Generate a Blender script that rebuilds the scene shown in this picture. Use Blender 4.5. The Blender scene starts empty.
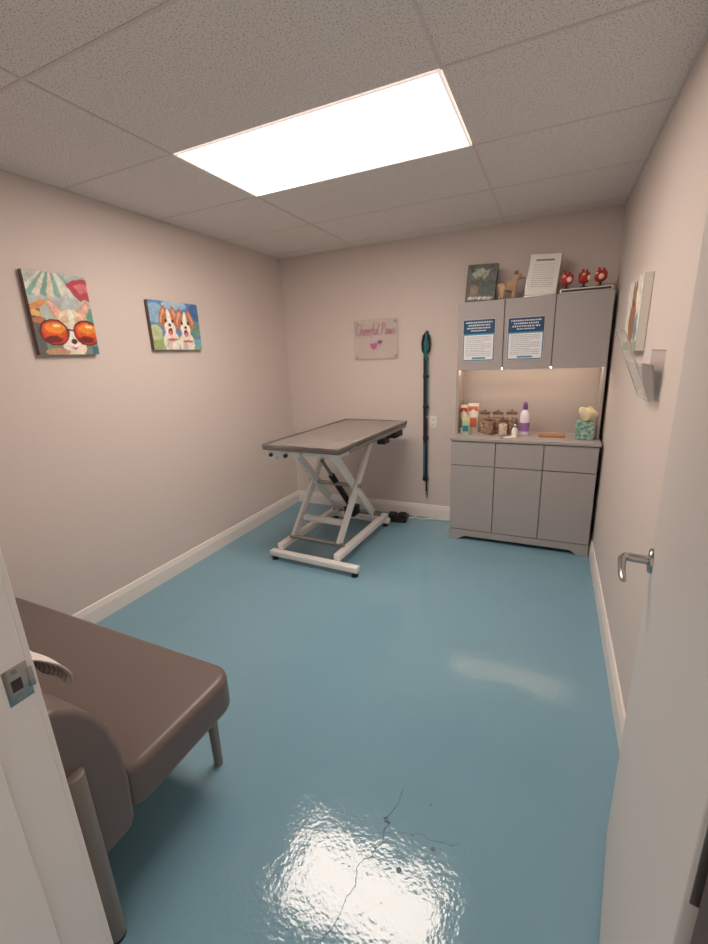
import bpy, bmesh, math, random
import numpy as np
from mathutils import Vector, Matrix, Euler
random.seed(4)
SC=bpy.context.scene
SC.view_settings.view_transform='Standard'
COL=SC.collection
XL,XR,YB,YF,HC=-2.4092,0.3508,3.6695,0.32,2.3943

# ------------------------------------------------------------ helpers
def lin(c):
    return tuple(((v/255.)/12.92 if v/255.<=0.04045 else ((v/255.+.055)/1.055)**2.4) for v in c)
MATS={}
def mat(name,rgb,rough=.5,metal=0.,bump=0.,bscale=80.,var=0.,vscale=6.,emit=None,estr=0.,trans=0.,alpha=1.,coat=0.,spec=None):
    if name in MATS: return MATS[name]
    m=bpy.data.materials.new(name); m.use_nodes=True; nt=m.node_tree; b=nt.nodes['Principled BSDF']
    c=lin(rgb)+(1,)
    b.inputs['Base Color'].default_value=c; b.inputs['Roughness'].default_value=rough; b.inputs['Metallic'].default_value=metal
    if spec is not None: b.inputs['Specular IOR Level'].default_value=spec
    if coat: b.inputs['Coat Weight'].default_value=coat; b.inputs['Coat Roughness'].default_value=.1
    if trans: b.inputs['Transmission Weight'].default_value=trans; b.inputs['IOR'].default_value=1.45
    if alpha<1: b.inputs['Alpha'].default_value=alpha
    if emit: b.inputs['Emission Color'].default_value=lin(emit)+(1,); b.inputs['Emission Strength'].default_value=estr
    tc=nt.nodes.new('ShaderNodeNewGeometry')
    if var:
        n=nt.nodes.new('ShaderNodeTexNoise'); n.inputs['Scale'].default_value=vscale; n.inputs['Detail'].default_value=4
        nt.links.new(tc.outputs['Position'],n.inputs['Vector'])
        mx=nt.nodes.new('ShaderNodeMix'); mx.data_type='RGBA'
        mx.inputs[6].default_value=tuple(v*(1-var) for v in c[:3])+(1,); mx.inputs[7].default_value=tuple(min(1,v*(1+var)) for v in c[:3])+(1,)
        nt.links.new(n.outputs['Fac'],mx.inputs[0]); nt.links.new(mx.outputs[2],b.inputs['Base Color'])
    if bump:
        n=nt.nodes.new('ShaderNodeTexNoise'); n.inputs['Scale'].default_value=bscale; n.inputs['Detail'].default_value=3
        nt.links.new(tc.outputs['Position'],n.inputs['Vector'])
        bp=nt.nodes.new('ShaderNodeBump'); bp.inputs['Strength'].default_value=bump; bp.inputs['Distance'].default_value=.004
        nt.links.new(n.outputs['Fac'],bp.inputs['Height']); nt.links.new(bp.outputs[0],b.inputs['Normal'])
    MATS[name]=m; return m
def attr_mat(name,rough=.6,bump=.15):
    if name in MATS: return MATS[name]
    m=bpy.data.materials.new(name); m.use_nodes=True; nt=m.node_tree; b=nt.nodes['Principled BSDF']
    a=nt.nodes.new('ShaderNodeAttribute'); a.attribute_name='Col'
    nt.links.new(a.outputs['Color'],b.inputs['Base Color']); b.inputs['Roughness'].default_value=rough
    MATS[name]=m; return m

class B:
    """bmesh collector"""
    def __init__(s): s.bm=bmesh.new()
    def merge(s,o,M=None):
        if M is not None: bmesh.ops.transform(o,matrix=M,verts=o.verts)
        me=bpy.data.meshes.new('t'); o.to_mesh(me); s.bm.from_mesh(me); bpy.data.meshes.remove(me); o.free(); return s
    def box(s,x0,x1,y0,y1,z0,z1,bev=0.,seg=2,M=None):
        o=bmesh.new(); bmesh.ops.create_cube(o,size=1)
        bmesh.ops.transform(o,matrix=Matrix.Translation(((x0+x1)/2,(y0+y1)/2,(z0+z1)/2))@Matrix.Diagonal((x1-x0,y1-y0,z1-z0,1)),verts=o.verts)
        if bev: bmesh.ops.bevel(o,geom=o.edges[:],offset=bev,segments=seg,profile=.5,affect='EDGES')
        return s.merge(o,M)
    def beam(s,p,q,w,t,bev=.003,up=(1,0,0)):
        p=Vector(p);q=Vector(q);d=(q-p);L=d.length;z=d.normalized();x=Vector(up);x=(x-z*x.dot(z)).normalized();y=z.cross(x)
        M=Matrix((( x.x,y.x,z.x,p.x),(x.y,y.y,z.y,p.y),(x.z,y.z,z.z,p.z),(0,0,0,1)))
        return s.box(-w/2,w/2,-t/2,t/2,0,L,bev,2,M)
    def cyl(s,p,q,r,r2=None,n=20,bev=0.):
        p=Vector(p);q=Vector(q);d=q-p; o=bmesh.new()
        bmesh.ops.create_cone(o,cap_ends=True,segments=n,radius1=r,radius2=r if r2 is None else r2,depth=d.length)
        if bev:
            bmesh.ops.bevel(o,geom=[e for e in o.edges if len(e.link_faces)==2 and any(len(f.verts)>4 for f in e.link_faces)],offset=bev,segments=2,profile=.5,affect='EDGES')
        M=Matrix.Translation((p+q)/2)@d.to_track_quat('Z','Y').to_matrix().to_4x4()
        return s.merge(o,M)
    def ball(s,c,r,n=16,M=None):
        o=bmesh.new(); bmesh.ops.create_uvsphere(o,u_segments=n,v_segments=max(6,n//2),radius=1)
        if not hasattr(r,'__len__'): r=(r,r,r)
        MM=Matrix.Translation(c)@(M if M is not None else Matrix.Identity(4))@Matrix.Diagonal((r[0],r[1],r[2],1))
        return s.merge(o,MM)
    def lathe(s,c,prof,n=24):
        o=bmesh.new(); rings=[]
        for r,z in prof:
            rings.append([o.verts.new((c[0]+r*math.cos(2*math.pi*i/n),c[1]+r*math.sin(2*math.pi*i/n),c[2]+z)) for i in range(n)])
        for a,b in zip(rings,rings[1:]):
            for i in range(n): o.faces.new((a[i],a[(i+1)%n],b[(i+1)%n],b[i]))
        o.faces.new(rings[0][::-1]); o.faces.new(rings[-1])
        return s.merge(o)
    def prism(s,poly,axis,a,b,bev=0.,seg=3):
        """poly in the two other axes, extruded along axis from a to b"""
        o=bmesh.new()
        def P(u,v,w):
            return {0:(w,u,v),1:(u,w,v),2:(u,v,w)}[axis]
        A=[o.verts.new(P(u,v,a)) for u,v in poly]; Bv=[o.verts.new(P(u,v,b)) for u,v in poly]
        o.faces.new(A);o.faces.new(Bv[::-1]); n=len(poly)
        for i in range(n): o.faces.new((A[i],Bv[i],Bv[(i+1)%n],A[(i+1)%n]))
        bmesh.ops.recalc_face_normals(o,faces=o.faces[:])
        if bev:
            caps=[e for e in o.edges if any(len(f.verts)==n for f in e.link_faces) and sum(len(f.verts)==n for f in e.link_faces)==1]
            bmesh.ops.bevel(o,geom=caps,offset=bev,segments=seg,profile=.5,affect='EDGES')
        return s.merge(o)
    def tube(s,pts,r,n=10,closed=False):
        o=bmesh.new(); pts=[Vector(p) for p in pts]; rings=[]; m=len(pts)
        rr=r if hasattr(r,'__len__') else [r]*m
        prev=None
        for i,p in enumerate(pts):
            if closed: t=(pts[(i+1)%m]-pts[i-1]).normalized()
            else: t=(pts[min(i+1,m-1)]-pts[max(i-1,0)]).normalized()
            if prev is None:
                u=t.orthogonal().normalized()
            else:
                u=(prev-t*prev.dot(t)).normalized()
            prev=u; v=t.cross(u)
            rings.append([o.verts.new(p+(u*math.cos(2*math.pi*k/n)+v*math.sin(2*math.pi*k/n))*rr[i]) for k in range(n)])
        for i in range(m if closed else m-1):
            a=rings[i];b=rings[(i+1)%m]
            for k in range(n): o.faces.new((a[k],a[(k+1)%n],b[(k+1)%n],b[k]))
        if not closed: o.faces.new(rings[0][::-1]);o.faces.new(rings[-1])
        return s.merge(o)
    def make(s,name,m,parent=None,loc=(0,0,0),smooth=35,label=None,kind=None):
        bmesh.ops.recalc_face_normals(s.bm,faces=s.bm.faces[:])
        me=bpy.data.meshes.new(name); s.bm.to_mesh(me); s.bm.free()
        if m: me.materials.append(m)
        if smooth:
            for p in me.polygons: p.use_smooth=True
            me.set_sharp_from_angle(angle=math.radians(smooth))
        ob=bpy.data.objects.new(name,me); COL.objects.link(ob); ob.location=loc
        if parent: ob.parent=parent
        if label: ob['label']=label
        if kind: ob['kind']=kind
        return ob
def thing(name,label,cat,loc,group=None,rot=0.):
    e=bpy.data.objects.new(name,None); e.empty_display_size=.05; COL.objects.link(e); e.location=loc; e.rotation_euler=(0,0,rot)
    e['label']=label; e['category']=cat
    if group: e['group']=group
    return e
def meta(o,label,cat,group=None):
    o['label']=label;o['category']=cat
    if group:o['group']=group
    return o
def rrect(x0,x1,y0,y1,r,n=6):
    P=[]
    for cx,cy,a0 in ((x1-r,y0+r,-90),(x1-r,y1-r,0),(x0+r,y1-r,90),(x0+r,y0+r,180)):
        for i in range(n+1):
            a=math.radians(a0+90*i/n); P.append((cx+r*math.cos(a),cy+r*math.sin(a)))
    return P
def copy_thing(root,name,loc,rot=None):
    n=root.copy(); n.name=name; n.location=loc
    if rot is not None: n.rotation_euler=rot
    COL.objects.link(n)
    for c in root.children:
        k=c.copy(); k.parent=n; COL.objects.link(k)
        for c2 in c.children:
            k2=c2.copy(); k2.parent=k; COL.objects.link(k2)
    return n
# raster art painted on a dense grid
def smooth_noise(rng,ny,nx,cells):
    gy,gx=int(cells*ny/max(nx,ny))+2,int(cells*nx/max(nx,ny))+2
    g=rng.normal(0,1,(gy+1,gx+1)); y=np.linspace(0,gy-1e-3,ny);x=np.linspace(0,gx-1e-3,nx)
    yi=y.astype(int);xi=x.astype(int);fy=(y-yi)[:,None];fx=(x-xi)[None,:];fy=fy*fy*(3-2*fy);fx=fx*fx*(3-2*fx)
    a=g[yi][:,xi];b_=g[yi][:,np.minimum(xi+1,gx)];c=g[np.minimum(yi+1,gy)][:,xi];d=g[np.minimum(yi+1,gy)][:,np.minimum(xi+1,gx)]
    return (a*(1-fx)+b_*fx)*(1-fy)+(c*(1-fx)+d*fx)*fy
class Art:
    def __init__(s,w,h,bg,res=130):
        s.nx=int(res*w/max(w,h));s.ny=int(res*h/max(w,h));s.w=w;s.h=h
        s.U,s.V=np.meshgrid(np.linspace(0,1,s.nx),np.linspace(0,1,s.ny)); s.a=s.h/s.w
        s.c=np.zeros((s.ny,s.nx,3)); s.c[:]=lin(bg); s.rng=np.random.default_rng(5)
    def m(s,mask,rgb): s.c[mask]=lin(rgb)
    def ell(s,x,y,rx,ry,rgb,ang=0.):
        a=math.radians(ang);dx=s.U-x;dy=(s.V-y)*s.a
        X=dx*math.cos(a)+dy*math.sin(a);Y=-dx*math.sin(a)+dy*math.cos(a)
        k=(X/rx)**2+(Y/(ry*s.a))**2<1; s.m(k,rgb); return k
    def rect(s,x0,x1,y0,y1,rgb): s.m((s.U>=x0)&(s.U<=x1)&(s.V>=y0)&(s.V<=y1),rgb)
    def poly(s,P,rgb):
        k=np.zeros(s.U.shape,bool);n=len(P)
        for i in range(n):
            x1,y1=P[i];x2,y2=P[i-1]
            c=((y1>s.V)!=(y2>s.V))&(s.U<(x2-x1)*(s.V-y1)/((y2-y1) or 1e-9)+x1); k^=c
        s.m(k,rgb);return k
    def painterly(s,warp=.012,var=.16):
        n1=smooth_noise(s.rng,s.ny,s.nx,26);n2=smooth_noise(s.rng,s.ny,s.nx,26)
        iy=np.clip((np.arange(s.ny)[:,None]+n1*warp*s.ny).astype(int),0,s.ny-1);ix=np.clip((np.arange(s.nx)[None,:]+n2*warp*s.nx).astype(int),0,s.nx-1)
        s.c=s.c[iy,ix]
        k=s.c.copy()
        for dy in (-1,0,1):
            for dx in (-1,0,1): k+=np.roll(np.roll(s.c,dy,0),dx,1)
        s.c=k/10.
        for cells in (14,45):
            s.c=s.c*(1+var*.6*smooth_noise(s.rng,s.ny,s.nx,cells)[...,None])
        for ch in range(3): s.c[...,ch]*=1+.07*smooth_noise(s.rng,s.ny,s.nx,20)
        s.c=np.clip(s.c,0.004,1)
    def sheet(s,name,m,parent,M,off=0):
        me=bpy.data.meshes.new(name)
        v=np.stack([(s.U-.5)*s.w,np.zeros_like(s.U),(s.V-.5)*s.h],-1).reshape(-1,3)
        idx=np.arange(s.nx*s.ny).reshape(s.ny,s.nx)
        f=np.stack([idx[:-1,:-1],idx[:-1,1:],idx[1:,1:],idx[1:,:-1]],-1).reshape(-1,4)
        me.from_pydata(v.tolist(),[],f.tolist()); me.transform(M)
        at=me.color_attributes.new('Col','FLOAT_COLOR','POINT')
        cc=np.concatenate([s.c.reshape(-1,3),np.ones((s.nx*s.ny,1))],1).astype(np.float32)
        at.data.foreach_set('color',cc.ravel()); me.materials.append(m)
        ob=bpy.data.objects.new(name,me);COL.objects.link(ob)
        if parent: ob.parent=parent
        return ob
RX90=Matrix.Rotation(math.radians(90),4,'X')

# ------------------------------------------------------------ materials
M_wall=mat('wall_paint',(216,205,198),.62,bump=.1,bscale=220)
M_white=mat('white_trim_paint',(238,232,227),.4)
M_door=mat('door_paint',(216,210,206),.42)
M_cab=mat('grey_laminate',(168,163,161),.5)
M_cabin=mat('grey_laminate_inner',(170,162,158),.55)
M_bench=mat('taupe_vinyl',(110,98,94),.38,bump=.1,bscale=500,var=.05)
M_legm=mat('grey_metal',(138,129,124),.42,.3)
M_tabw=mat('white_powder_coat',(244,242,240),.4)
M_steel=mat('brushed_steel',(165,163,160),.35,1.,var=.05)
M_tabtop=mat('table_grey_surface',(158,153,149),.26,.45)
M_black=mat('black_plastic',(22,22,24),.45)
M_chrome=mat('satin_nickel',(180,178,175),.25,1.)
M_art=attr_mat('painted_canvas',.55)
M_print=attr_mat('printed_paper',.4)
M_canvas=mat('canvas_edge',(120,96,90),.8)
M_canvasw=mat('canvas_edge_white',(225,220,212),.8)
M_paper=mat('paper_white',(235,233,228),.7)

# floor
mf=bpy.data.materials.new('epoxy_floor');mf.use_nodes=True;nt=mf.node_tree;b=nt.nodes['Principled BSDF'];N=nt.nodes.new;L=nt.links.new
geo=N('ShaderNodeNewGeometry')
nz=N('ShaderNodeTexNoise');nz.inputs['Scale'].default_value=1.6;nz.inputs['Detail'].default_value=5;L(geo.outputs['Position'],nz.inputs['Vector'])
mx=N('ShaderNodeMix');mx.data_type='RGBA';mx.inputs[6].default_value=lin((117,160,179))+(1,);mx.inputs[7].default_value=lin((130,172,190))+(1,);L(nz.outputs['Fac'],mx.inputs[0])
def math_(op,a,b_=None,c=None):
    n=N('ShaderNodeMath');n.operation=op
    for i,v in enumerate((a,b_,c)):
        if v is None: continue
        if isinstance(v,(int,float)): n.inputs[i].default_value=v
        else: L(v,n.inputs[i])
    return n.outputs[0]
sep=N('ShaderNodeSeparateXYZ');L(geo.outputs['Position'],sep.inputs[0]);X=sep.outputs[0];Y=sep.outputs[1]
nc=N('ShaderNodeTexNoise');nc.inputs['Scale'].default_value=7;nc.inputs['Detail'].default_value=6;L(geo.outputs['Position'],nc.inputs['Vector'])
wob=math_('MULTIPLY_ADD',nc.outputs['Fac'],.14,-.07)
def crack(ax,c0,lo,hi,w,along):
    o=X if along is Y else Y
    dd=math_('ABSOLUTE',math_('SUBTRACT',math_('SUBTRACT',o,math_('MULTIPLY_ADD',along,ax,c0)),wob))
    k=math_('LESS_THAN',dd,w); k=math_('MULTIPLY',k,math_('GREATER_THAN',along,lo)); return math_('MULTIPLY',k,math_('LESS_THAN',along,hi))
ck=crack(.12,-.51,.50,1.10,.0013,Y)
ck=math_('MAXIMUM',ck,crack(.35,1.06,-.42,-.16,.0007,X))
ck=math_('MULTIPLY',ck,.8)
for sx,sy,r,st in ((-.31,.855,.0085,.65),(-.23,.95,.0075,.6),(-.27,1.08,.005,.35),(-.46,.83,.003,.35),(-.33,.76,.003,.35)):
    d2=math_('ADD',math_('POWER',math_('SUBTRACT',X,sx),2.),math_('POWER',math_('SUBTRACT',Y,sy),2.))
    ck=math_('MAXIMUM',ck,math_('MULTIPLY',math_('LESS_THAN',d2,r*r),st))
m2=N('ShaderNodeMix');m2.data_type='RGBA';L(ck,m2.inputs[0]);L(mx.outputs[2],m2.inputs[6]);m2.inputs[7].default_value=lin((52,76,88))+(1,)
L(m2.outputs[2],b.inputs['Base Color'])
L(math_('MULTIPLY_ADD',ck,.5,.09),b.inputs['Roughness']);L(math_('MULTIPLY_ADD',ck,-.5,.55),b.inputs['Specular IOR Level'])
nb=N('ShaderNodeTexNoise');nb.inputs['Scale'].default_value=80;nb.inputs['Detail'].default_value=1.5;L(geo.outputs['Position'],nb.inputs['Vector'])
nb2=N('ShaderNodeTexNoise');nb2.inputs['Scale'].default_value=14;nb2.inputs['Detail'].default_value=2;L(geo.outputs['Position'],nb2.inputs['Vector'])
hh=math_('ADD',math_('MULTIPLY',nb.outputs['Fac'],.0011),math_('MULTIPLY',nb2.outputs['Fac'],.0026))
bp=N('ShaderNodeBump');bp.inputs['Strength'].default_value=.46;bp.inputs['Distance'].default_value=1.;L(hh,bp.inputs['Height']);L(bp.outputs[0],b.inputs['Normal'])

# ceiling tile
mc=bpy.data.materials.new('acoustic_tile');mc.use_nodes=True;nt=mc.node_tree;b=nt.nodes['Principled BSDF'];N=nt.nodes.new;L=nt.links.new
geo=N('ShaderNodeNewGeometry');n1=N('ShaderNodeTexNoise');n1.inputs['Scale'].default_value=180;n1.inputs['Detail'].default_value=3;L(geo.outputs['Position'],n1.inputs['Vector'])
cr=N('ShaderNodeValToRGB');cr.color_ramp.elements[0].position=.36;cr.color_ramp.elements[0].color=lin((180,174,170))+(1,);cr.color_ramp.elements[1].position=.46;cr.color_ramp.elements[1].color=lin((233,228,224))+(1,)
L(n1.outputs['Fac'],cr.inputs[0]);L(cr.outputs[0],b.inputs['Base Color']);b.inputs['Roughness'].default_value=.9
bp=N('ShaderNodeBump');bp.inputs['Strength'].default_value=.22;bp.inputs['Distance'].default_value=.003;L(n1.outputs['Fac'],bp.inputs['Height']);L(bp.outputs[0],b.inputs['Normal'])
M_grid=mat('ceiling_grid_metal',(214,208,204),.7)

# ------------------------------------------------------------ room
S='structure'
B().box(XL-.1,XR+.1,-.9,YB+.1,-.06,0).make('floor',mf,kind=S,smooth=0)
B().box(XL-.1,XL,YF-.16,YB+.1,0,HC+.06).make('wall_left',M_wall,kind=S,smooth=0)
B().box(XR,XR+.1,YF-.16,YB+.1,0,HC+.06).make('wall_right',M_wall,kind=S,smooth=0)
B().box(XL,XR,YB,YB+.1,0,HC+.06).make('wall_back',M_wall,kind=S,smooth=0)
wf=B();wf.box(XL,-.825,YF-.16,YF,0,HC+.06);wf.box(.155,XR,YF-.16,YF,0,HC+.06);wf.box(-.825,.155,YF-.16,YF,2.06,HC+.06)
wf.make('wall_front',M_wall,kind=S,smooth=0)
LX,LY=-1.617,1.676
B().box(XL-.1,XR+.1,YF-.16,LY-.005,HC,HC+.06).box(XL-.1,XR+.1,LY+.605,YB+.1,HC,HC+.06).box(XL-.1,LX-.005,LY-.005,LY+.605,HC,HC+.06).box(LX+1.205,XR+.1,LY-.005,LY+.605,HC,HC+.06).make('ceiling',mc,kind=S,smooth=0)
g=B();gz=HC-.002
hw=.0055
for y in (.456,1.066,1.676-.005,2.282,2.895,3.505):
    if abs(y-1.671)<.01 or abs(y-2.282)<.01: g.box(XL,LX,y-hw,y+hw,gz,HC+.001).box(LX+1.2,XR,y-hw,y+hw,gz,HC+.001)
    else: g.box(XL,XR,y-hw,y+hw,gz,HC+.001)
for x in (-1.624,-.410):
    g.box(x-hw,x+hw,YF,LY,gz-.0005,HC+.001).box(x-hw,x+hw,LY+.6,YB,gz-.0005,HC+.001)
g.box(XL,XL+.012,YF,YB,gz-.001,HC+.001).box(XR-.012,XR,YF,YB,gz-.001,HC+.001).box(XL,XR,YB-.012,YB,gz-.001,HC+.001)
g.make('trim_1',M_grid,kind=S,smooth=0)
def bb(n,poly,axis,a,b_): B().prism(poly,axis,a,b_).make(n,M_white,kind=S,smooth=0)
p=[(0,0),(.016,0),(.016,.085),(.012,.1),(.008,.118),(.004,.122),(0,.122)]
bb('baseboard_left',[(XL+u,v) for u,v in p],1,YF,YB)
bb('baseboard_back',[(YB-u,v) for u,v in p],0,XL+.016,XR-.016)
bb('baseboard_right',[(XR-u,v) for u,v in p],1,YF,YB)
bb('baseboard_front',[(YF+u,v) for u,v in p],0,XL+.016,-.88)
# door frame
jl=B().box(-.825,-.80,YF-.17,YF,0,2.06,.002).box(-.80,-.786,YF-.17,.243,0,2.045,.002)
jl.make('trim_2',M_white,kind=S,smooth=0)
B().box(-.88,-.80-.004,YF,YF+.012,0,2.1,.002).make('trim_3',M_white,kind=S,smooth=0)
B().box(-.80,.136,YF-.17,YF,2.04,2.06,.002).make('trim_4',M_white,kind=S,smooth=0)
M_dk=mat('dark_brown_jamb',(82,62,54),.5)
B().box(.138,.156,YF-.17,YF,0,2.06).make('trim_5',M_dk,kind=S,smooth=0)
# strike plate
sp=thing('strike_plate','satin nickel strike plate screwed to the white door jamb','strike plate',(-.7995,.298,.972))
B().box(-.001,.0015,-.017,.021,-.034,.034,.0005).box(-.001,.004,.018,.026,-.018,.018,.001).make('plate',M_chrome,sp)
B().box(.0012,.002,-.008,.008,-.011,.011).make('latch_hole',mat('latch_shadow',(60,52,48),.6),sp)
for z in (-.026,.026): B().cyl((.001,0,z),(.0028,0,z),.0045).make('screw',M_steel,sp)
# door
hx,hy,ex,ey=.135,.34,.262,1.205
dv=Vector((ex-hx,ey-hy,0));DL=dv.length;ang=math.atan2(dv.y,dv.x)
door=B().box(0,DL,-.035,0,.012,2.03,.0015).make('door_1',M_door,kind=S,smooth=0,loc=(hx,hy,0));door.rotation_euler=(0,0,ang)
hz=.985
h=B().cyl((DL-.065,0,hz),(DL-.065,.009,hz),.032,.029,n=32,bev=.002).cyl((DL-.065,.006,hz),(DL-.065,.05,hz),.011,n=20)
h.tube([(DL-.065,.046,hz),(DL-.068,.056,hz),(DL-.08,.062,hz-.001),(DL-.11,.062,hz-.003),(DL-.145,.061,hz-.005),(DL-.168,.058,hz-.009),(DL-.176,.056,hz-.012)],[.0105,.0105,.0095,.0085,.008,.0075,.006],12)
h.make('lever_handle',M_chrome,door,label='satin nickel lever handle with round rose')
B().box(DL-.0005,DL+.001,-.03,-.006,hz-.028,hz+.028).make('latch_plate',M_steel,door)
for z in (.25,1.08,1.8):
    B().cyl((-.004,-.039,z-.045),(-.004,-.039,z+.045),.006).box(-.002,0,-.034,-.004,z-.045,z+.045).make('hinge',M_steel,door)

# ------------------------------------------------------------ ceiling light
cl=thing('ceiling_light','recessed rectangular ceiling light panel with white diffuser, switched on','ceiling light',(LX+.6,LY+.3,HC))
B().box(-.588,.588,-.288,.288,-.001,.006).make('diffuser',mat('light_diffuser',(255,255,255),.6,emit=(255,235,221),estr=17.8),cl,smooth=0)
f=B().box(-.6,.6,-.3,-.288,-.004,.02,.001).box(-.6,.6,.288,.3,-.004,.02,.001).box(-.6,-.588,-.288,.288,-.004,.02,.001).box(.588,.6,-.288,.288,-.004,.02,.001)
f.make('frame',mat('light_frame_glow',(245,238,234),.5,emit=(255,236,226),estr=.55),cl,smooth=0)  # frame is no lamp; faint emission stands in for light spilling off the diffuser

# ------------------------------------------------------------ exam table
T=thing('exam_table','grey metal top veterinary exam table on white scissor lift frame','examination table',(-1.50,2.88,0),rot=math.radians(-2.5))
tx=.062
B().prism(rrect(tx-.302,tx+.302,-.605,.605,.014),2,.904,.930,.003).make('table_top',mat('table_edge_metal',(128,124,120),.35,.6),T)
rim=B()
for bx in ((tx-.302,tx-.288,-.605,.605),(tx+.288,tx+.302,-.605,.605),(tx-.288,tx+.288,-.605,-.59),(tx-.288,tx+.288,.59,.605)):
    rim.box(*bx,.928,.940,.001)
rim.make('top_rim',M_steel,T,label='raised stainless steel rim')
B().box(tx-.289,tx+.289,-.591,.591,.929,.934).make('top_mat',M_tabtop,T,label='smooth grey work surface')
for nm,bx in (('sub_frame_rail',(tx-.25,tx-.21,-.52,.52)),('sub_frame_rail',(tx+.21,tx+.25,-.52,.52)),('sub_frame_bar',(tx-.21,tx+.21,-.52,-.48)),('sub_frame_bar',(tx-.21,tx+.21,.48,.52))):
    B().box(*bx,.860,.904,.003).make(nm,M_tabw,T)
for sx in (-1,1):
    r=B().box(tx+sx*.322-.005,tx+sx*.322+.005,-.5,.5,.898,.92,.002)
    for y in (-.4,0,.4): r.cyl((tx+sx*.298,y,.912),(tx+sx*.322,y,.912),.008)
    r.make('accessory_rail',M_steel,T)
def foot(x,y,p=T):
    B().cyl((x,y,0),(x,y,.018),.026,.022).cyl((x,y,.014),(x,y,.045),.008).make('levelling_foot',M_black,p)
B().box(-.365,.385,-.485,-.43,.035,.075,.003).make('base_cross_bar',M_tabw,T)
B().box(-.35,.24,.43,.48,.035,.075,.003).make('base_cross_bar',M_tabw,T)
for x,y in ((-.335,-.457),(.355,-.457),(-.31,.455),(.20,.455)): foot(x,y)
for x in (-.30,.20):
    B().box(x-.026,x+.026,-.43,.47,.075,.12,.003).make('base_rail',M_tabw,T)
for x in (-.30+.042,.19-.042):
    B().beam((x,-.30,.135),(x,.36,.863),.026,.062,.002).make('scissor_arm',M_tabw,T)
for x in (-.30+.075,.19-.075):
    B().beam((x,.38,.135),(x,-.30,.863),.026,.062,.002).make('scissor_arm',M_tabw,T)
for p0,p1,r in (((-.29,.03,.5),(.18,.03,.5),.016),((-.29,-.30,.135),(.19,-.30,.135),.014),((-.29,.38,.135),(.19,.38,.135),.014),((-.29,-.30,.863),(.24,-.30,.863),.014),((-.29,.36,.863),(.24,.36,.863),.014)):
    B().cyl(p0,p1,r).make('pivot_shaft',M_steel,T)
B().box(-.23,.12,-.20,-.16,.24,.28,.003).make('arm_cross_brace',M_tabw,T)
B().box(-.23,.12,.2,.24,.28,.32,.003).make('arm_cross_brace',M_tabw,T)
B().cyl((-.05,.30,.20),(-.05,-.02,.58),.026).box(-.10,0,.24,.36,.13,.22,.01).make('lift_motor',M_black,T,label='black electric lift actuator')
B().cyl((-.05,-.02,.58),(-.05,-.15,.735),.014).make('actuator_rod',M_steel,T)
B().box(tx+.20,tx+.30,.34,.50,.83,.882,.008).make('control_box',M_black,T,label='black control box under the top')
B().box(tx+.26,tx+.325,.05,.15,.84,.875,.005).make('hand_control',M_black,T,label='small black hand control')
B().beam((tx-.26,-.56,.882),(tx-.02,-.56,.882),.05,.035,up=(0,0,1)).box(tx-.27,tx-.215,-.585,-.52,.835,.902,.004).make('front_bracket',M_tabw,T)
for x in (tx-.24,tx-.12):
    B().cyl((x,-.575,.870),(x,-.60,.867),.013,n=16,bev=.003).make('clamp_knob',M_black,T)
# foot pedal
fp=thing('foot_pedal','black foot switch pedal on the floor behind the table','foot pedal',(-1.225,3.52,0),rot=.15)
B().prism([(-.09,0),(.09,0),(.09,.02),(.02,.055),(-.09,.05)],0,-.09,.09,.004).make('pedal_base',M_black,fp)
for x in (-.045,.045): B().box(x-.033,x+.033,-.07,.02,.052,.068,.005).make('pedal',mat('dark_rubber',(40,40,42),.7),fp)
cd=B().tube([(-1.13,3.55,.006),(-1.08,3.60,.006),(-1.02,3.57,.006),(-.93,3.61,.006),(-.84,3.62,.006),(-.74,3.635,.006)],.006).make('power_cord',M_paper)
meta(cd,'thin white power cord lying along the baseboard','power cord')

# ------------------------------------------------------------ cabinet
CX0,CX1,CY,CB=-.69,.325,3.26,YB-.018
D1,D2=-.355,-.022
K=thing('cabinet_hutch','grey laminate cabinet hutch with three doors above open lit niche','cabinet',((CX0+CX1)/2,CY,0))
ox,oy=(CX0+CX1)/2,CY
def W(x): return x-ox
def Z(y): return y-oy
B().box(W(CX0),W(CX1),Z(CY+.02),Z(CB),.085,.828,.001).make('base_body',M_cab,K,smooth=0)
P=[(W(CX0)+.0,0),(W(CX0)+.06,0)]
for i in range(9):
    t=i/8;P.append((W(CX0)+.06+.07*t,.035*(.5-.5*math.cos(math.pi*t))))
for i in range(9):
    t=i/8;P.append((W(CX1)-.13+.07*t,.035*(.5+.5*math.cos(math.pi*t))))
P+=[(W(CX1)-.06,0),(W(CX1),0),(W(CX1),.09),(W(CX0),.09)]
B().prism(P,1,Z(CY+.005),Z(CY+.025)).box(W(CX0),W(CX0)+.02,Z(CY+.02),Z(CB),0,.09).box(W(CX1)-.02,W(CX1),Z(CY+.02),Z(CB),0,.09).make('plinth',M_cab,K,smooth=0)
B().box(W(CX0)-.008,W(CX1)+.008,Z(CY-.012),Z(CB),.828,.85,.002).make('countertop',M_cab,K,smooth=0)
gp=.003
for a,c in ((CX0,D1),(D1,D2),(D2,CX1)):
    B().box(W(a)+gp,W(c)-gp,Z(CY),Z(CY+.019),.636,.822,.0015).make('drawer',M_cab,K,smooth=0)
    B().box(W(a)+gp,W(c)-gp,Z(CY),Z(CY+.019),.095,.629,.0015).make('door',M_cab,K,smooth=0)
HY=3.41
B().box(W(CX0),W(CX0)+.018,Z(HY+.0),Z(CB),.85,1.36,.001).box(W(CX1)-.018,W(CX1),Z(HY),Z(CB),.85,1.36,.001).box(W(CX0)+.018,W(CX1)-.018,Z(CB)-.008,Z(CB),.85,1.36).make('niche_frame',M_cabin,K,smooth=0)
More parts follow.
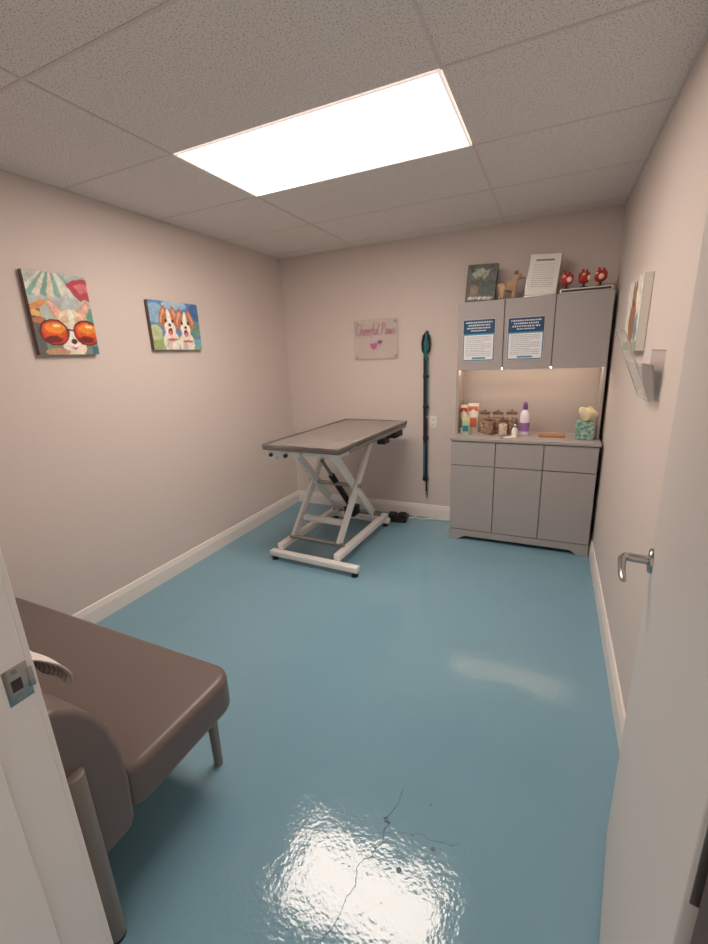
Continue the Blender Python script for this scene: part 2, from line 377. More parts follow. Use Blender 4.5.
B().box(W(CX0),W(CX1),Z(HY+.02),Z(CB),1.36,1.845,.001).make('hutch_body',M_cab,K,smooth=0)
for a,c in ((CX0,D1),(D1,D2),(D2,CX1)):
    B().box(W(a)+gp,W(c)-gp,Z(HY),Z(HY+.019),1.350,1.843,.0015).make('door',M_cab,K,smooth=0)
led=B().box(W(CX0)+.02,W(CX1)-.02,Z(HY+.023),Z(HY+.031),1.352,1.36)
led.make('light_strip',mat('led_strip',(255,240,220),.5,emit=(255,226,198),estr=40.),K,smooth=0)
def poster(x0,x1,z0,z1,dark):
    a=Art(x1-x0,z1-z0,(228,232,236),150)
    a.rect(0,.03,0,1,(40,110,150));a.rect(.97,1,0,1,(40,110,150));a.rect(0,1,0,.025,(40,110,150))
    a.rect(0,1,.66,1,(22,70,108)); a.rect(0,1,.63,.66,(70,160,190))
    W_=(214,226,234)
    rr=np.random.default_rng(7+dark)
    for y,x0_,x1_,hh_ in ((.93,.08,.92,.017),(.865,.16,.84,.017),(.80,.12,.88,.017),(.735,.25,.75,.012)):
        x=x0_
        while x<x1_-.02:
            wd=.02+.04*rr.random();a.rect(x,min(x+wd,x1_),y-hh_,y+hh_,W_);x+=wd+.018
    rng=np.random.default_rng(int(dark))
    for i in range(11):
        y=.59-i*.046
        x=.1
        while x<(.9 if i%4!=3 else .6):
            wd=.02+.05*rng.random();a.rect(x,min(x+wd,.9),y-.007,y+.007,(140,148,158));x+=wd+.018
    a.rect(.3,.72,.045,.085,(60,130,160))
    t=thing('notice','white printed notice with blue header on cabinet door','notice',((x0+x1)/2,HY-.004,(z0+z1)/2),'notices on the cabinet doors')
    B().box(-(x1-x0)/2-.002,(x1-x0)/2+.002,0,.002,-(z1-z0)/2-.002,(z1-z0)/2+.002).make('backing',M_paper,t,smooth=0)
    a.sheet('printed_page',M_print,t,Matrix.Translation((0,-.0008,0)))
poster(-.645,-.417,1.42,1.715,0);poster(-.325,-.085,1.42,1.708,1)

# ------------------------------------------------------------ objects on hutch top (z 1.845)
ZT=1.845
t=thing('picture_frame','dark framed photo print standing on the cabinet top','framed picture',(-.55,3.50,ZT))
tilt=Matrix.Rotation(math.radians(-8),4,'X')@Matrix.Rotation(math.radians(3),4,'Y')
a=Art(.21,.265,(60,62,58),90)
a.rect(0,1,.55,1,(84,90,84));a.ell(.45,.75,.3,.12,(150,160,140));a.ell(.7,.35,.2,.2,(40,70,50));a.ell(.25,.3,.15,.15,(120,100,80));a.rect(.1,.9,.05,.12,(190,190,185));a.painterly(.03,.4)
B().box(-.110,.110,0,.012,0.005,.27,.003,M=tilt).box(-.1,.1,-.006,.02,0,.012,.002).make('frame',M_black,t); B().beam((0,.05,.0),(0,.02,.12),.03,.004).make('easel_back',M_black,t)
a.sheet('print',M_print,t,tilt@Matrix.Translation((0,-.001,.1375)))
t=thing('certificate_stand','white paper certificate in a clear upright stand','framed certificate',(-.135,3.49,ZT),rot=-.06)
tilt=Matrix.Rotation(math.radians(-7),4,'X')@Matrix.Rotation(math.radians(5),4,'Y')
a=Art(.2,.27,(232,230,224),120)
rng=np.random.default_rng(2);a.rect(.2,.8,.84,.88,(120,120,125))
for i in range(12):
    x=.14
    while x<.85:
        wd=.02+.06*rng.random();a.rect(x,min(x+wd,.86),.75-i*.05,.762-i*.05,(165,165,165));x+=wd+.02
B().box(-.105,.105,0,.01,0.008,.285,.002,M=tilt).box(-.10,.11,-.02,.06,0,.012,.003).make('frame',mat('silver_frame',(190,188,184),.3,.4),t)
a.sheet('certificate_page',M_print,t,tilt@Matrix.Translation((0,-.001,.148)))
def skin_figure(name,verts,edges,radii,m,parent,sub=2,root=0):
    me=bpy.data.meshes.new(name);me.from_pydata(verts,edges,[]);me.materials.append(m)
    o=bpy.data.objects.new(name,me);COL.objects.link(o);o.modifiers.new('s','SKIN')
    for i,r in enumerate(radii):
        sv=me.skin_vertices[0].data[i];sv.radius=(r,r) if not hasattr(r,'__len__') else r
        sv.use_root=(i==root)
    s=o.modifiers.new('d','SUBSURF');s.levels=sub;s.render_levels=sub
    bpy.context.view_layer.update();dg=bpy.context.evaluated_depsgraph_get()
    m2=bpy.data.meshes.new_from_object(o.evaluated_get(dg));bpy.data.objects.remove(o)
    for p in m2.polygons:p.use_smooth=True
    ob=bpy.data.objects.new(name,m2);COL.objects.link(ob);ob.parent=parent;return ob
M_tan=mat('tan_plush',(196,166,136),.8,bump=.3,bscale=300,var=.12,vscale=40)
t=thing('animal_figurine','small tan standing dog figurine on the cabinet top','figurine',(-.345,3.50,ZT),rot=.45)
V=[(-.045,0,.085),(0,0,.088),(.045,0,.092),(.065,0,.125),(.08,0,.152),(.108,0,.143),(.128,0,.136),
   (-.055,.02,.055),(-.048,.022,.03),(-.052,.022,.006),(-.055,-.02,.055),(-.048,-.022,.03),(-.052,-.022,.006),
   (.05,.02,.055),(.048,.021,.03),(.052,.022,.006),(.05,-.02,.055),(.048,-.021,.03),(.052,-.022,.006),(-.075,0,.1),(-.09,0,.075)]
V=[(x*.85-.01,y,z*1.05 if z>.01 else z) for x,y,z in V]
E=[(0,1),(1,2),(2,3),(3,4),(4,5),(5,6),(0,7),(7,8),(8,9),(0,10),(10,11),(11,12),(2,13),(13,14),(14,15),(2,16),(16,17),(17,18),(0,19),(19,20)]
Rr=[.031,.029,.034,.025,.028,.018,.012,.018,.012,.012,.018,.012,.012,.015,.012,.012,.015,.012,.012,.008,.005]
skin_figure('body',V,E,Rr,M_tan,t,root=1)
for sy in (-1,1):
    B().ball((.05,.017*sy,.180),(.008,.006,.016)).make('ear',mat('brown_plush',(140,108,80),.8),t)
    B().ball((.078,.018*sy,.167),.003).make('eye',M_black,t)
B().ball((.109,0,.145),.005).make('nose',M_black,t)
t=thing('display_base','flat white and black display box holding red anatomical models','display base',(.14,3.46,ZT))
B().box(-.145,.17,-.05,.06,0,.028,.003).make('box_body',mat('box_white',(225,220,215),.5),t)
B().box(-.135,.16,-.0512,-.05,.006,.02).make('printed_band',mat('box_dark_print',(60,50,50),.5),t)
M_red=mat('glossy_red_organ',(178,48,42),.3,var=.4,vscale=45);M_cream=mat('cream_tissue',(240,212,190),.4)
om=thing('anatomical_model','rounded red and white anatomical heart model on small stand','anatomical model',(.033,3.455,ZT+.028),'red anatomical models on the cabinet top')
B().cyl((0,0,0),(0,0,.008),.030,.026,n=24).cyl((0,0,.006),(0,0,.03),.007).make('stand',M_black,om)
hb=B().ball((0,0,.062),(.040,.032,.036),20).ball((-.014,0,.080),(.026,.024,.024)).ball((.016,0,.078),(.024,.024,.024)).cyl((-.010,0,.09),(-.016,0,.118),.010,.008).cyl((.012,0,.09),(.018,0,.112),.009,.007)
hb.make('model_body',M_red,om,smooth=60)
B().ball((.014,-.024,.060),(.018,.014,.018)).make('cream_patch',M_cream,om)
B().ball((-.018,-.018,.082),(.012,.010,.010)).make('cream_patch',M_cream,om)
for x,r in ((.138,.6),(.235,-.5)): copy_thing(om,'anatomical_model',(x,3.455,ZT+.028),(0,0,r))

# ------------------------------------------------------------ counter items (z .85)
ZC=.85
def packet(x,y,w,h_,c1,c2,label,c3=(220,60,50)):
    t=thing('treat_packet',label,'packet',(x,y,ZC),'packets on the counter')
    b_=bmesh.new()
    nx,nz=8,10
    for sy in (-1,1):
        g_=[[b_.verts.new(((i/nx-.5)*w*(1-.06*math.sin(math.pi*j/nz)),sy*(.004+.022*math.sin(math.pi*i/nx)*(1-(j/nz)**2)),j/nz*h_)) for i in range(nx+1)] for j in range(nz+1)]
        for j in range(nz):
            for i in range(nx): b_.faces.new((g_[j][i],g_[j][i+1],g_[j+1][i+1],g_[j+1][i]))
        if sy==-1: gf=g_
        else: gb=g_
    for j in range(nz):
        for i in (0,nx): b_.faces.new((gf[j][i],gf[j+1][i],gb[j+1][i],gb[j][i]))
    for i in range(nx):
        for j in (0,nz): b_.faces.new((gf[j][i],gf[j][i+1],gb[j][i+1],gb[j][i]))
    B().merge(b_).make('pouch',mat('pouch_%d_%d_%d'%c1,c1,.4),t)
    B().box(-w*.36,w*.36,-.029,-.0265,h_*.2,h_*.52,.001).make('front_label',mat('pl_%d_%d_%d'%c2,c2,.4),t)
    B().box(-w*.44,w*.44,-.012,-.007,h_*.74,h_*.9,.001).make('header_band',mat('ph_%d_%d_%d'%c3,c3,.4),t)
packet(-.640,3.50,.058,.225,(226,216,196),(80,130,84),'white pouch with green label on the counter',(190,60,50))
packet(-.570,3.53,.085,.235,(232,224,210),(206,110,70),'white pouch with orange label beside jars',(214,120,90))
packet(-.605,3.41,.062,.145,(170,200,184),(60,120,130),'small green pouch in front of others',(226,200,90))
M_glass=mat('clear_glass',(240,244,242),.05,alpha=.14)
def treat(name,c1,c2):
    m=bpy.data.materials.new(name);m.use_nodes=True;nt=m.node_tree;b=nt.nodes['Principled BSDF']
    ge=nt.nodes.new('ShaderNodeNewGeometry');v=nt.nodes.new('ShaderNodeTexVoronoi');v.inputs['Scale'].default_value=65;nt.links.new(ge.outputs['Position'],v.inputs['Vector'])
    mx=nt.nodes.new('ShaderNodeMix');mx.data_type='RGBA';mx.inputs[6].default_value=lin(c1)+(1,);mx.inputs[7].default_value=lin(c2)+(1,)
    sc=nt.nodes.new('ShaderNodeSeparateColor');nt.links.new(v.outputs['Color'],sc.inputs[0]);nt.links.new(sc.outputs[0],mx.inputs[0]);nt.links.new(mx.outputs[2],b.inputs['Base Color'])
    bp=nt.nodes.new('ShaderNodeBump');bp.inputs['Strength'].default_value=.8;bp.inputs['Distance'].default_value=.006;nt.links.new(v.outputs['Distance'],bp.inputs['Height']);nt.links.new(bp.outputs[0],b.inputs['Normal'])
    b.inputs['Roughness'].default_value=.8;return m
M_treat=treat('brown_treats',(86,46,26),(196,146,96));M_treat2=treat('pale_cotton',(236,222,200),(190,160,130));M_treat3=treat('red_brown_treats',(96,36,24),(170,108,66))
M_lid=mat('bronze_lid',(130,94,70),.35,.3)
def jar(x,y,m,label,s=1.):
    t=thing('storage_jar',label,'jar',(x,y,ZC),'glass jars on the counter')
    B().lathe((0,0,0),[(r*s,z*s) for r,z in [(.040,0),(.046,.006),(.048,.02),(.048,.125),(.043,.14),(.038,.147),(.038,.152)]]).make('glass_body',M_glass,t)
    B().lathe((0,0,.004),[(.039*s,0),(.044*s,.01*s),(.044*s,.11*s),(.036*s,.12*s),(.012*s,.125*s)]).make('contents',m,t)
    B().lathe((0,0,.152*s),[(.041*s,0),(.042*s,.003),(.042*s,.014),(.032*s,.018),(.008*s,.020),(.007*s,.023),(.010*s,.027),(.008*s,.032),(.003*s,.034)]).make('lid',M_lid,t)
jar(-.478,3.53,M_treat,'glass jar of brown treats with bronze lid')
jar(-.378,3.53,M_treat3,'glass jar of reddish brown treats with bronze lid')
jar(-.275,3.52,M_treat,'glass jar of brown treats with bronze lid',1.03)
jar(-.430,3.43,M_treat3,'small glass jar of reddish treats with bronze lid',.75)
jar(-.325,3.43,M_treat2,'small glass jar of pale cotton with bronze lid',.72)
t=thing('spray_bottle','white and purple plastic bottle with purple cap','bottle',(-.175,3.46,ZC))
B().lathe((0,0,0),[(.030,0),(.035,.006),(.035,.15),(.032,.175),(.016,.195),(.014,.205)]).make('bottle_body',mat('bottle_white',(232,226,234),.3),t)
B().lathe((0,0,.035),[(.0352,0),(.0356,.002),(.0356,.065),(.0352,.067)]).make('label_band',mat('lilac_label',(150,106,178),.35),t)
B().lathe((0,0,.2),[(.017,0),(.018,.003),(.017,.04),(.012,.048),(.006,.055)]).make('cap',mat('purple_cap',(116,74,148),.35),t)
t=thing('small_bottle','small white bottle with silver cap','bottle',(-.235,3.36,ZC))
B().lathe((0,0,0),[(.018,0),(.021,.004),(.021,.06),(.012,.075),(.011,.08)]).make('bottle_body',M_paper,t)
B().lathe((0,0,.079),[(.013,0),(.013,.018),(.009,.021)]).make('cap',M_chrome,t)
t=thing('nail_clipper','steel nail clipper with white handles lying on counter','nail clipper',(-.31,3.31,ZC+.004),rot=.5)
for sy in (-1,1):
    B().tube([(0,0,.002),(.04,.012*sy,.002),(.09,.018*sy,.002)],[.004,.006,.005]).make('handle',M_paper,t)
    B().tube([(0,0,.002),(-.02,.006*sy,.002),(-.035,0,.002)],[.005,.004,.002]).make('blade',M_chrome,t)
meta(B().box(-.09,.09,-.035,.035,0,.018,.004).make('wooden_block',mat('wood_tan',(180,128,86),.55,var=.2,vscale=25),None,loc=(.02,3.45,ZC)),'flat light wooden block lying on the counter','wooden block')
t=thing('tissue_box','teal patterned tissue box with yellowish tissue sticking out','tissue box',(.230,3.42,ZC))
B().box(-.056,.056,-.056,.056,0,.125,.003).make('carton',treat('teal_pattern',(70,140,134),(186,208,194)),t)
B().lathe((0,0,.125),[(.03,0),(.028,.0012)]).make('opening',M_black,t)
bmx=bmesh.new()
nr,na=11,26;rows=[]
for j in range(nr):
    z=j/(nr-1);rad=.018+.040*math.sin(z*2.6)
    rows.append([bmx.verts.new((rad*math.cos(2*math.pi*i/na)*(1+.16*math.sin(3*i*2*math.pi/na+j*.4))+.012*math.sin(3*z),rad*math.sin(2*math.pi*i/na)*(.75+.2*math.cos(5*i*2*math.pi/na)), .126+.095*z+.010*z*math.sin(i*4*math.pi/na))) for i in range(na)])
for r1,r2 in zip(rows,rows[1:]):
    for i in range(na): bmx.faces.new((r1[i],r1[(i+1)%na],r2[(i+1)%na],r2[i]))
bmx.faces.new(rows[-1])
B().merge(bmx).make('tissue',mat('tissue_cream',(232,218,182),.8),t,smooth=80)

# ------------------------------------------------------------ back wall sign
t=thing('wall_plaque','clear acrylic plaque with pink lettering and hearts','plaque',(-1.46,YB,1.625))
B().box(-.205,.205,-.022,-.018,-.165,.165,.002).make('acrylic_panel',mat('frosted_acrylic',(236,226,220),.6,alpha=.3,spec=.1),t)
B().tube([(-.205,-.02,-.165),(.205,-.02,-.165),(.205,-.02,.165),(-.205,-.02,.165)],.0018,6,True).make('panel_edge',mat('acrylic_edge_dark',(170,150,142),.3),t)
for x in (-.185,.185):
    for z in (-.145,.145): B().cyl((x,0,z),(x,-.028,z),.009,n=16).make('standoff',M_chrome,t)
M_pink=mat('mauve_lettering',(172,70,128),.9,spec=0.)
STK={'C':[[(.5,.85),(.3,1),(.08,.75),(.02,.4),(.15,.05),(.38,.0),(.55,.2)]],
'h':[[(.0,0),(.06,.5),(.16,1.0)],[(.03,.2),(.2,.5),(.3,.4),(.3,.0),(.4,.05)]],
'e':[[(.02,.25),(.25,.33),(.25,.5),(.1,.5),(.0,.2),(.12,0),(.32,.08)]],
'r':[[(.0,0),(.05,.48)],[(.04,.25),(.15,.45),(.27,.42)]],
'f':[[(.0,-.25),(.08,.4),(.18,.95),(.3,.9)],[(-.02,.45),(.25,.48)]],
'u':[[(.02,.48),(.0,.15),(.12,0),(.25,.2),(.28,.48),(.27,.1),(.36,.02)]],
'l':[[(.12,1.0),(.02,.4),(.05,.05),(.18,.02)]],
'P':[[(.0,0),(.08,.5),(.14,.98)],[(.0,.85),(.2,1.0),(.45,.9),(.4,.6),(.12,.5)]],
'a':[[(.28,.45),(.1,.48),(.0,.2),(.1,0),(.24,.15),(.29,.46),(.27,.1),(.36,.02)]],
'w':[[(.0,.48),(.05,.05),(.15,.05),(.22,.4),(.27,.05),(.37,.05),(.44,.5)]],
's':[[(.24,.46),(.1,.46),(.08,.3),(.22,.2),(.18,.02),(.0,.02)]]}
ADV={'C':.62,'h':.46,'e':.38,'r':.33,'f':.32,'u':.44,'l':.24,'P':.52,'a':.43,'w':.53,'s':.3,' ':.28}
def script(s,size,hs=1.35):
    o=B();tot=sum(ADV[c] for c in s)*size;x=-tot/2
    for c in s:
        for st in STK.get(c,[]):
            pts=[(x+(px+.12*pz)*size,pz*size*hs) for px,pz in st]
            q=[pts[0]]+pts+[pts[-1]];sm=[]
            for i in range(1,len(q)-2):
                for k in range(5):
                    t_=k/5.;f_=lambda a_,b1,c_,d_:.5*(2*b1+(c_-a_)*t_+(2*a_-5*b1+4*c_-d_)*t_*t_+(3*b1-a_-3*c_+d_)*t_**3)
                    sm.append((f_(q[i-1][0],q[i][0],q[i+1][0],q[i+2][0]),-.0245,f_(q[i-1][1],q[i][1],q[i+1][1],q[i+2][1])))
            sm.append((pts[-1][0],-.0245,pts[-1][1]))
            o.tube(sm,.0022,6)
        x+=ADV[c]*size
    return o
o=script('Cheerful Paws',.071);bmesh.ops.translate(o.bm,verts=o.bm.verts,vec=(0,0,.04));o.make('lettering',M_pink,t)
def heart(cx,cz,s):
    return [(cx+s*math.sin(a_)**3,cz+s*.0625*(13*math.cos(a_)-5*math.cos(2*a_)-2*math.cos(3*a_)-math.cos(4*a_))) for a_ in [2*math.pi*i/28 for i in range(28)]]
B().prism(heart(-.015,-.055,.036),1,-.0255,-.0225).make('heart_emblem',mat('rose_heart',(196,112,164),.8),t,smooth=0)
B().prism(heart(.045,-.025,.022),1,-.0255,-.0225).make('heart_emblem',mat('plum_heart',(150,90,160),.8),t,smooth=0)

# outlet
t=thing('wall_outlet','white duplex electrical outlet on the back wall','outlet',(-.935,YB,.90))
B().box(-.035,.035,-.006,0,-.057,.057,.002).make('cover_plate',M_white,t)
for z in (-.022,.022):
    B().prism(rrect(-.016,.016,z-.014,z+.014,.006,4),1,-.0085,-.005).make('socket',M_paper,t)
    for sx in (-.0065,.0065): B().box(sx-.0015,sx+.0015,-.009,-.0084,z-.005,z+.006).make('slot',M_black,t)
# leash
t=thing('hanging_leash','teal and black nylon leash hanging from a wall hook','leash',(-.995,YB,1.66))
M_teal=mat('teal_nylon',(30,112,122),.6,var=.2,vscale=60);M_bknyl=mat('black_nylon',(24,30,36),.7)
B().tube([(0,0,.0),(0,-.03,-.002),(0,-.042,.012),(0,-.04,.025)],.004).cyl((0,-.004,0),(0,0,0),.014).make('hook',M_chrome,t)
B().tube([(0,-.028,.005),(-.022,-.03,-.03),(-.034,-.03,-.09),(-.028,-.03,-.15),(-.004,-.03,-.19),(.022,-.03,-.15),(.03,-.03,-.09),(.02,-.03,-.03)],.011,8,True).make('handle_loop',M_bknyl,t)
B().tube([(0,-.035,.0),(.004,-.04,-.06),(-.006,-.04,-.12),(0,-.038,-.2),(.004,-.038,-.23)],[.008,.014,.016,.014,.008],8).make('padded_grip',M_teal,t)
B().box(-.024,.004,-.034,-.026,-1.30,-.18,.001).make('strap',M_bknyl,t)
B().box(.006,.018,-.036,-.030,-.70,-.2,.001).make('teal_strap',M_teal,t)
B().box(.000,.016,-.036,-.030,-1.40,-.72,.001).make('strap',M_bknyl,t)
B().box(-.020,-.006,-.037,-.0345,-1.25,-.95,.0005).make('teal_strap',M_teal,t)
for z in (-.36,-.62,-.9,-1.28): B().box(-.026,.024,-.039,-.024,z-.014,z+.014,.002).make('buckle',M_black,t)
B().tube([(.01,-.032,-1.38),(.018,-.032,-1.42),(.01,-.032,-1.47),(.002,-.032,-1.42)],.004,8,True).cyl((.01,-.032,-1.40),(.01,-.032,-1.375),.007).make('snap_hook',M_black,t)

# ------------------------------------------------------------ paintings
def canvas(name,label,w,h_,art,loc,rotz):
    t=thing(name,label,'painting',loc,rot=rotz)
    B().box(-w/2,w/2,0,.03,-h_/2,h_/2,.0015).make('canvas_frame',M_canvas,t,smooth=0)
    art.sheet('painted_front',M_art,t,Matrix.Translation((0,-.0008,0)))
    return t
a=Art(.32,.405,(186,198,190),230)
a.rect(0,1,.0,.35,(128,140,128)); a.rect(0,.14,0,.6,(96,100,94)); a.rect(.88,1,.1,.6,(100,160,140))
cols=[(214,222,210),(134,180,168),(226,222,204),(118,164,156),(228,212,192),(134,180,168),(218,222,208)]
for i in range(9):
    x0=-.12+i*.11; x1=x0+.11
    a.poly([(.42,1.12),(x0-.02,.74),(x0+.055,.70),(x1,.74)],cols[i%7])
a.poly([(.62,.88),(.78,.95),(1,.97),(1,.68),(.9,.71),(.84,.67),(.76,.73)],(186,62,78)); a.poly([(.75,.87),(.9,.91),(1,.89),(1,.81),(.85,.77)],(214,116,126))
a.ell(.12,.60,.14,.04,(224,150,84),30);a.ell(.06,.50,.10,.035,(232,182,110),-10);a.ell(.10,.42,.1,.035,(190,120,70),10)
a.poly([(.36,.42),(.22,.66),(.30,.70),(.52,.54)],(206,166,138));a.poly([(.70,.54),(.92,.70),(.99,.64),(.84,.42)],(206,166,138))
a.poly([(.38,.46),(.27,.65),(.32,.66),(.48,.54)],(230,186,172));a.poly([(.74,.53),(.91,.66),(.94,.62),(.83,.46)],(230,186,172))
a.ell(.61,.41,.22,.16,(234,216,192));a.ell(.61,.48,.05,.08,(246,238,226));a.ell(.59,.17,.21,.23,(238,226,208));a.ell(.59,.19,.12,.11,(248,242,232))
a.ell(.50,.44,.07,.05,(216,186,156));a.ell(.73,.44,.07,.05,(216,186,156))
a.ell(.59,.165,.05,.030,(70,50,46));a.poly([(.53,.10),(.59,.085),(.65,.10),(.59,.06)],(150,90,86));a.ell(.3,.03,.2,.05,(190,150,120));a.rect(.88,1,0,.1,(70,110,130))
for cx in (.30,.84):
    a.ell(cx,.275,.235,.165,(72,26,20));a.ell(cx,.275,.21,.147,(206,56,26));a.ell(cx,.30,.19,.11,(226,90,34));a.ell(cx+.02,.33,.16,.065,(244,146,46));a.ell(cx-.03,.19,.14,.045,(120,24,20));a.ell(cx+.05,.355,.06,.018,(252,226,160))
a.rect(.50,.64,.30,.325,(72,26,20));a.painterly(.004,.10)
canvas('dog_painting','colourful canvas of a dog in orange sunglasses under umbrella',.32,.405,a,(XL+.03,1.522,1.764),math.radians(90))
a=Art(.425,.31,(96,144,196),220)
a.poly([(0,.0),(1,.0),(1,.22),(.6,.3),(0,.25)],(150,176,116));a.ell(.1,.75,.18,.2,(146,188,214));a.ell(.92,.8,.14,.2,(70,114,174));a.ell(.5,.93,.25,.1,(166,200,220));a.ell(.90,.45,.1,.18,(106,154,136));a.ell(.08,.35,.12,.16,(190,200,150));a.ell(.93,.12,.12,.1,(120,170,190))
for cx,cy,br,an in ((.36,.5,(196,124,72),8),(.68,.47,(186,120,76),-6)):
    a.ell(cx-.13,cy+.20,.055,.22,br,-20);a.ell(cx+.13,cy+.20,.055,.22,br,20)
    a.ell(cx-.13,cy+.20,.03,.15,(224,170,156),-20);a.ell(cx+.13,cy+.20,.03,.15,(224,170,156),20)
    a.ell(cx,cy-.34,.16,.26,(234,226,214));a.ell(cx-.05,cy-.40,.05,.12,(204,196,190));a.ell(cx,cy+.06,.150,.23,br,an);a.ell(cx,cy+.14,.045,.20,(242,236,226),an);a.ell(cx,cy-.05,.105,.16,(244,238,228))
    a.ell(cx,cy+.01,.028,.035,(36,28,28));a.ell(cx-.065,cy+.1,.024,.036,(32,25,25));a.ell(cx+.065,cy+.1,.024,.036,(32,25,25));a.ell(cx,cy-.12,.046,.075,(110,46,50));a.ell(cx,cy-.15,.032,.055,(226,120,128))
    a.ell(cx+.02,cy-.29,.11,.028,(206,110,80))
a.painterly(.004,.12)
canvas('two_dogs_painting','blue and green canvas of two smiling orange and white dogs',.425,.31,a,(XL+.03,2.282,1.738),math.radians(90))
a=Art(.40,.32,(226,222,214),120)
a.ell(.5,.4,.22,.34,(150,110,76));a.ell(.5,.72,.14,.18,(170,126,84));a.ell(.42,.88,.05,.1,(110,76,54));a.ell(.6,.88,.05,.1,(110,76,54));a.ell(.5,.66,.05,.05,(40,30,28));a.rect(0,1,0,.12,(150,160,130));a.ell(.8,.3,.1,.2,(120,150,170));a.painterly()
t=thing('small_canvas','pale canvas with painted brown animal hung on wall','painting',(XR,2.47,1.625))
R_=Matrix.Rotation(math.radians(-90),4,'Z')
B().box(-.035,-.002,-.20,.20,-.16,.16,.0015).make('canvas_frame',M_canvasw,t,smooth=0)
a.sheet('painted_front',M_art,t,Matrix.Translation((-.0358,0,0))@R_)
# acrylic holder
t=thing('brochure_holder','clear acrylic brochure holder mounted on the wall','brochure holder',(XR,1.965,1.29))
M_ac=mat('clear_acrylic',(226,228,230),.06,alpha=.2)
B().box(-.004,-.0,-.12,.12,0,.18,.001).make('back_plate',M_ac,t,smooth=0)
B().prism([(-.004,0),(-.03,0),(-.135,.255),(-.131,.255),(-.027,.004),(-.004,.004)],1,-.12,.12).make('front_plate',M_ac,t,smooth=0)
for y in (-.12,.117): B().prism([(-.004,0),(-.03,0),(-.09,.145),(-.004,.10)],1,y,y+.003).make('side_plate',M_ac,t,smooth=0)
me_=mat('acrylic_edge',(205,206,208),.12,.3)
for q in ([(-.135,-.12,.255),(-.135,.12,.255)],[(-.03,-.12,0),(-.135,-.12,.255)],[(-.03,.12,0),(-.135,.12,.255)],[(-.03,-.12,0),(-.03,.12,0)],[(-.003,-.12,.18),(-.003,.12,.18)]):
    B().tube(q,.002).make('polished_edge',me_,t)
B().prism([(-.008,.006),(-.012,.006),(-.035,.13),(-.030,.13)],1,-.105,.105).make('brochure',mat('brochure_grey',(150,142,138),.6),t,smooth=0)

# ------------------------------------------------------------ bench
BX0,BX1=-2.375,-.967
t=thing('waiting_bench','taupe vinyl upholstered bench with low back and metal legs','bench',((BX0+BX1)/2,.65,0))
ox,oy=(BX0+BX1)/2,.65
def puff(poly,axis,a_,b_,bev,seg=5): return B().prism(poly,axis,a_,b_,bev,seg)
puff(rrect(BX0-ox,BX1-ox,.51-oy,.972-oy,.078,8),2,.278,.422,.025,6).make('seat',M_bench,t,smooth=50)
pf=[(.359,.253),(.515,.253),(.532,.283),(.538,.408),(.532,.523),(.515,.606),(.487,.668),(.452,.715),(.416,.746),(.390,.756),(.364,.746),(.350,.72),(.349,.283)]
puff([(u-oy,v) for u,v in pf],0,BX0-ox,BX1-ox,.016,4).make('backrest',M_bench,t,smooth=50)
B().box(BX0-ox+.05,BX1-ox-.05,.44-oy,.91-oy,.258,.280,.003).make('under_frame',M_legm,t)
for x in (BX0+.09,-1.06):
    B().cyl((x-ox,.915-oy,.006),(x-ox,.915-oy,.281),.016,.020,n=24).cyl((x-ox,.915-oy,0),(x-ox,.915-oy,.008),.016,n=24).make('leg',M_legm,t)
for x in (BX0+.03,-.962):
    B().cyl((x-ox,.410-oy,.565),(x-ox,.410-oy,.010),.0235,n=24,bev=.004).make('rear_leg',M_legm,t)
    B().cyl((x-ox,.410-oy,0),(x-ox,.410-oy,.012),.022,n=24).make('leg_glide',M_black,t)
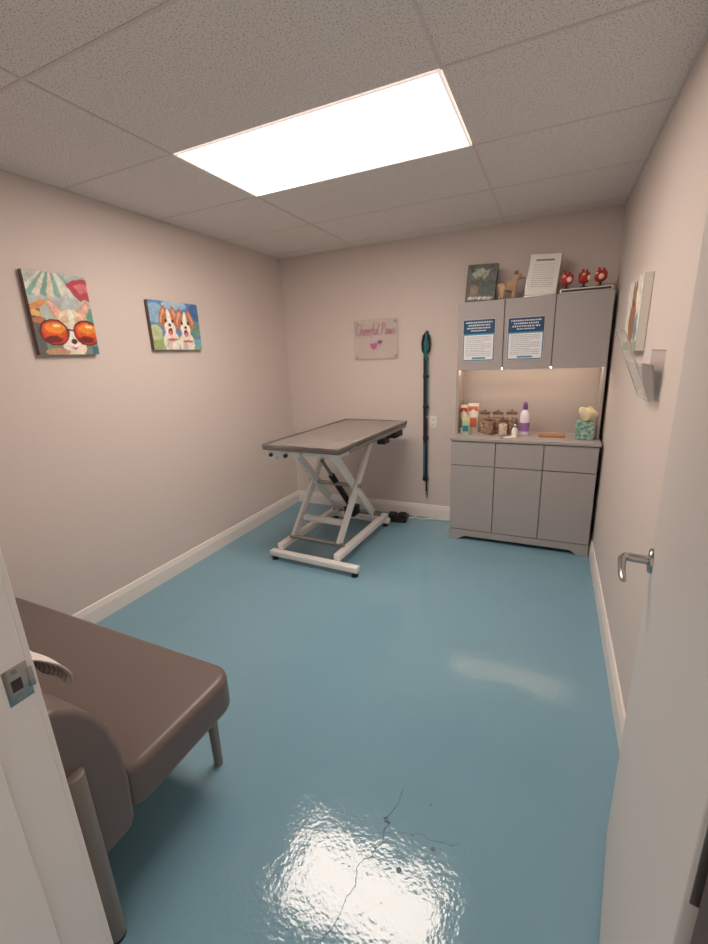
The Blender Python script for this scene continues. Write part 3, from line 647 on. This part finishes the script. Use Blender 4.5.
# folded cloth over the back
mb=bpy.data.materials.new('pale_fabric');mb.use_nodes=True;nt=mb.node_tree;b=nt.nodes['Principled BSDF']
g_=nt.nodes.new('ShaderNodeNewGeometry');sx=nt.nodes.new('ShaderNodeSeparateXYZ');nt.links.new(g_.outputs['Position'],sx.inputs[0])
m1=nt.nodes.new('ShaderNodeMath');m1.operation='MULTIPLY';m1.inputs[1].default_value=300;nt.links.new(sx.outputs[0],m1.inputs[0])
m2_=nt.nodes.new('ShaderNodeMath');m2_.operation='SINE';nt.links.new(m1.outputs[0],m2_.inputs[0])
m3=nt.nodes.new('ShaderNodeMapRange');m3.inputs[1].default_value=.3;m3.inputs[2].default_value=.9;nt.links.new(m2_.outputs[0],m3.inputs[0])
mm=nt.nodes.new('ShaderNodeMix');mm.data_type='RGBA';mm.inputs[6].default_value=lin((246,241,237))+(1,);mm.inputs[7].default_value=lin((188,178,174))+(1,);nt.links.new(m3.outputs[0],mm.inputs[0])
nt.links.new(mm.outputs[2],b.inputs['Base Color']);b.inputs['Roughness'].default_value=.9
bmx=bmesh.new();prof=[(.560,.622),(.572,.630),(.570,.655),(.553,.690),(.525,.725),(.490,.760),(.440,.784),(.388,.790),(.352,.778),(.3405,.73)]
nx=48;rows=[]
for i in range(nx+1):
    x=-1.66+.47*i/nx
    rows.append([bmx.verts.new((x+.004*math.sin(j*.9),u+(.003*math.sin(i*.5+j*.25) if j<8 else 0),v+.003*math.sin(i*.45+1))) for j,(u,v) in enumerate(prof)])
for r1,r2 in zip(rows,rows[1:]):
    for j in range(len(prof)-1): bmx.faces.new((r1[j],r1[j+1],r2[j+1],r2[j]))
bl=B().merge(bmx).make('throw_blanket',mb,smooth=80);meta(bl,'pale striped fabric throw draped over the bench back','blanket')
md=bl.modifiers.new('thick','SOLIDIFY');md.thickness=.008;md.offset=0
sb=bl.modifiers.new('sub','SUBSURF');sb.levels=1;sb.render_levels=2

# ------------------------------------------------------------ world (hallway light)
w=bpy.data.worlds.new('w');SC.world=w;w.use_nodes=True
w.node_tree.nodes['Background'].inputs[0].default_value=lin((246,233,223))+(1,);w.node_tree.nodes['Background'].inputs[1].default_value=.68

# ------------------------------------------------------------ camera
ya,pi_,ro=0.4412,0.2685,-0.0414
f=Vector((-math.sin(ya)*math.cos(pi_),math.cos(ya)*math.cos(pi_),-math.sin(pi_)));r=Vector((math.cos(ya),math.sin(ya),0));u=r.cross(f)
r2=r*math.cos(ro)+u*math.sin(ro);u2=-r*math.sin(ro)+u*math.cos(ro)
cam=bpy.data.cameras.new('camera');co=bpy.data.objects.new('camera',cam);COL.objects.link(co)
co.matrix_world=Matrix(((r2.x,u2.x,-f.x,0),(r2.y,u2.y,-f.y,0),(r2.z,u2.z,-f.z,1.4947),(0,0,0,1)))
cam.sensor_fit='VERTICAL';cam.sensor_height=24;cam.lens=422.553/944*24;cam.clip_start=.02
SC.camera=co
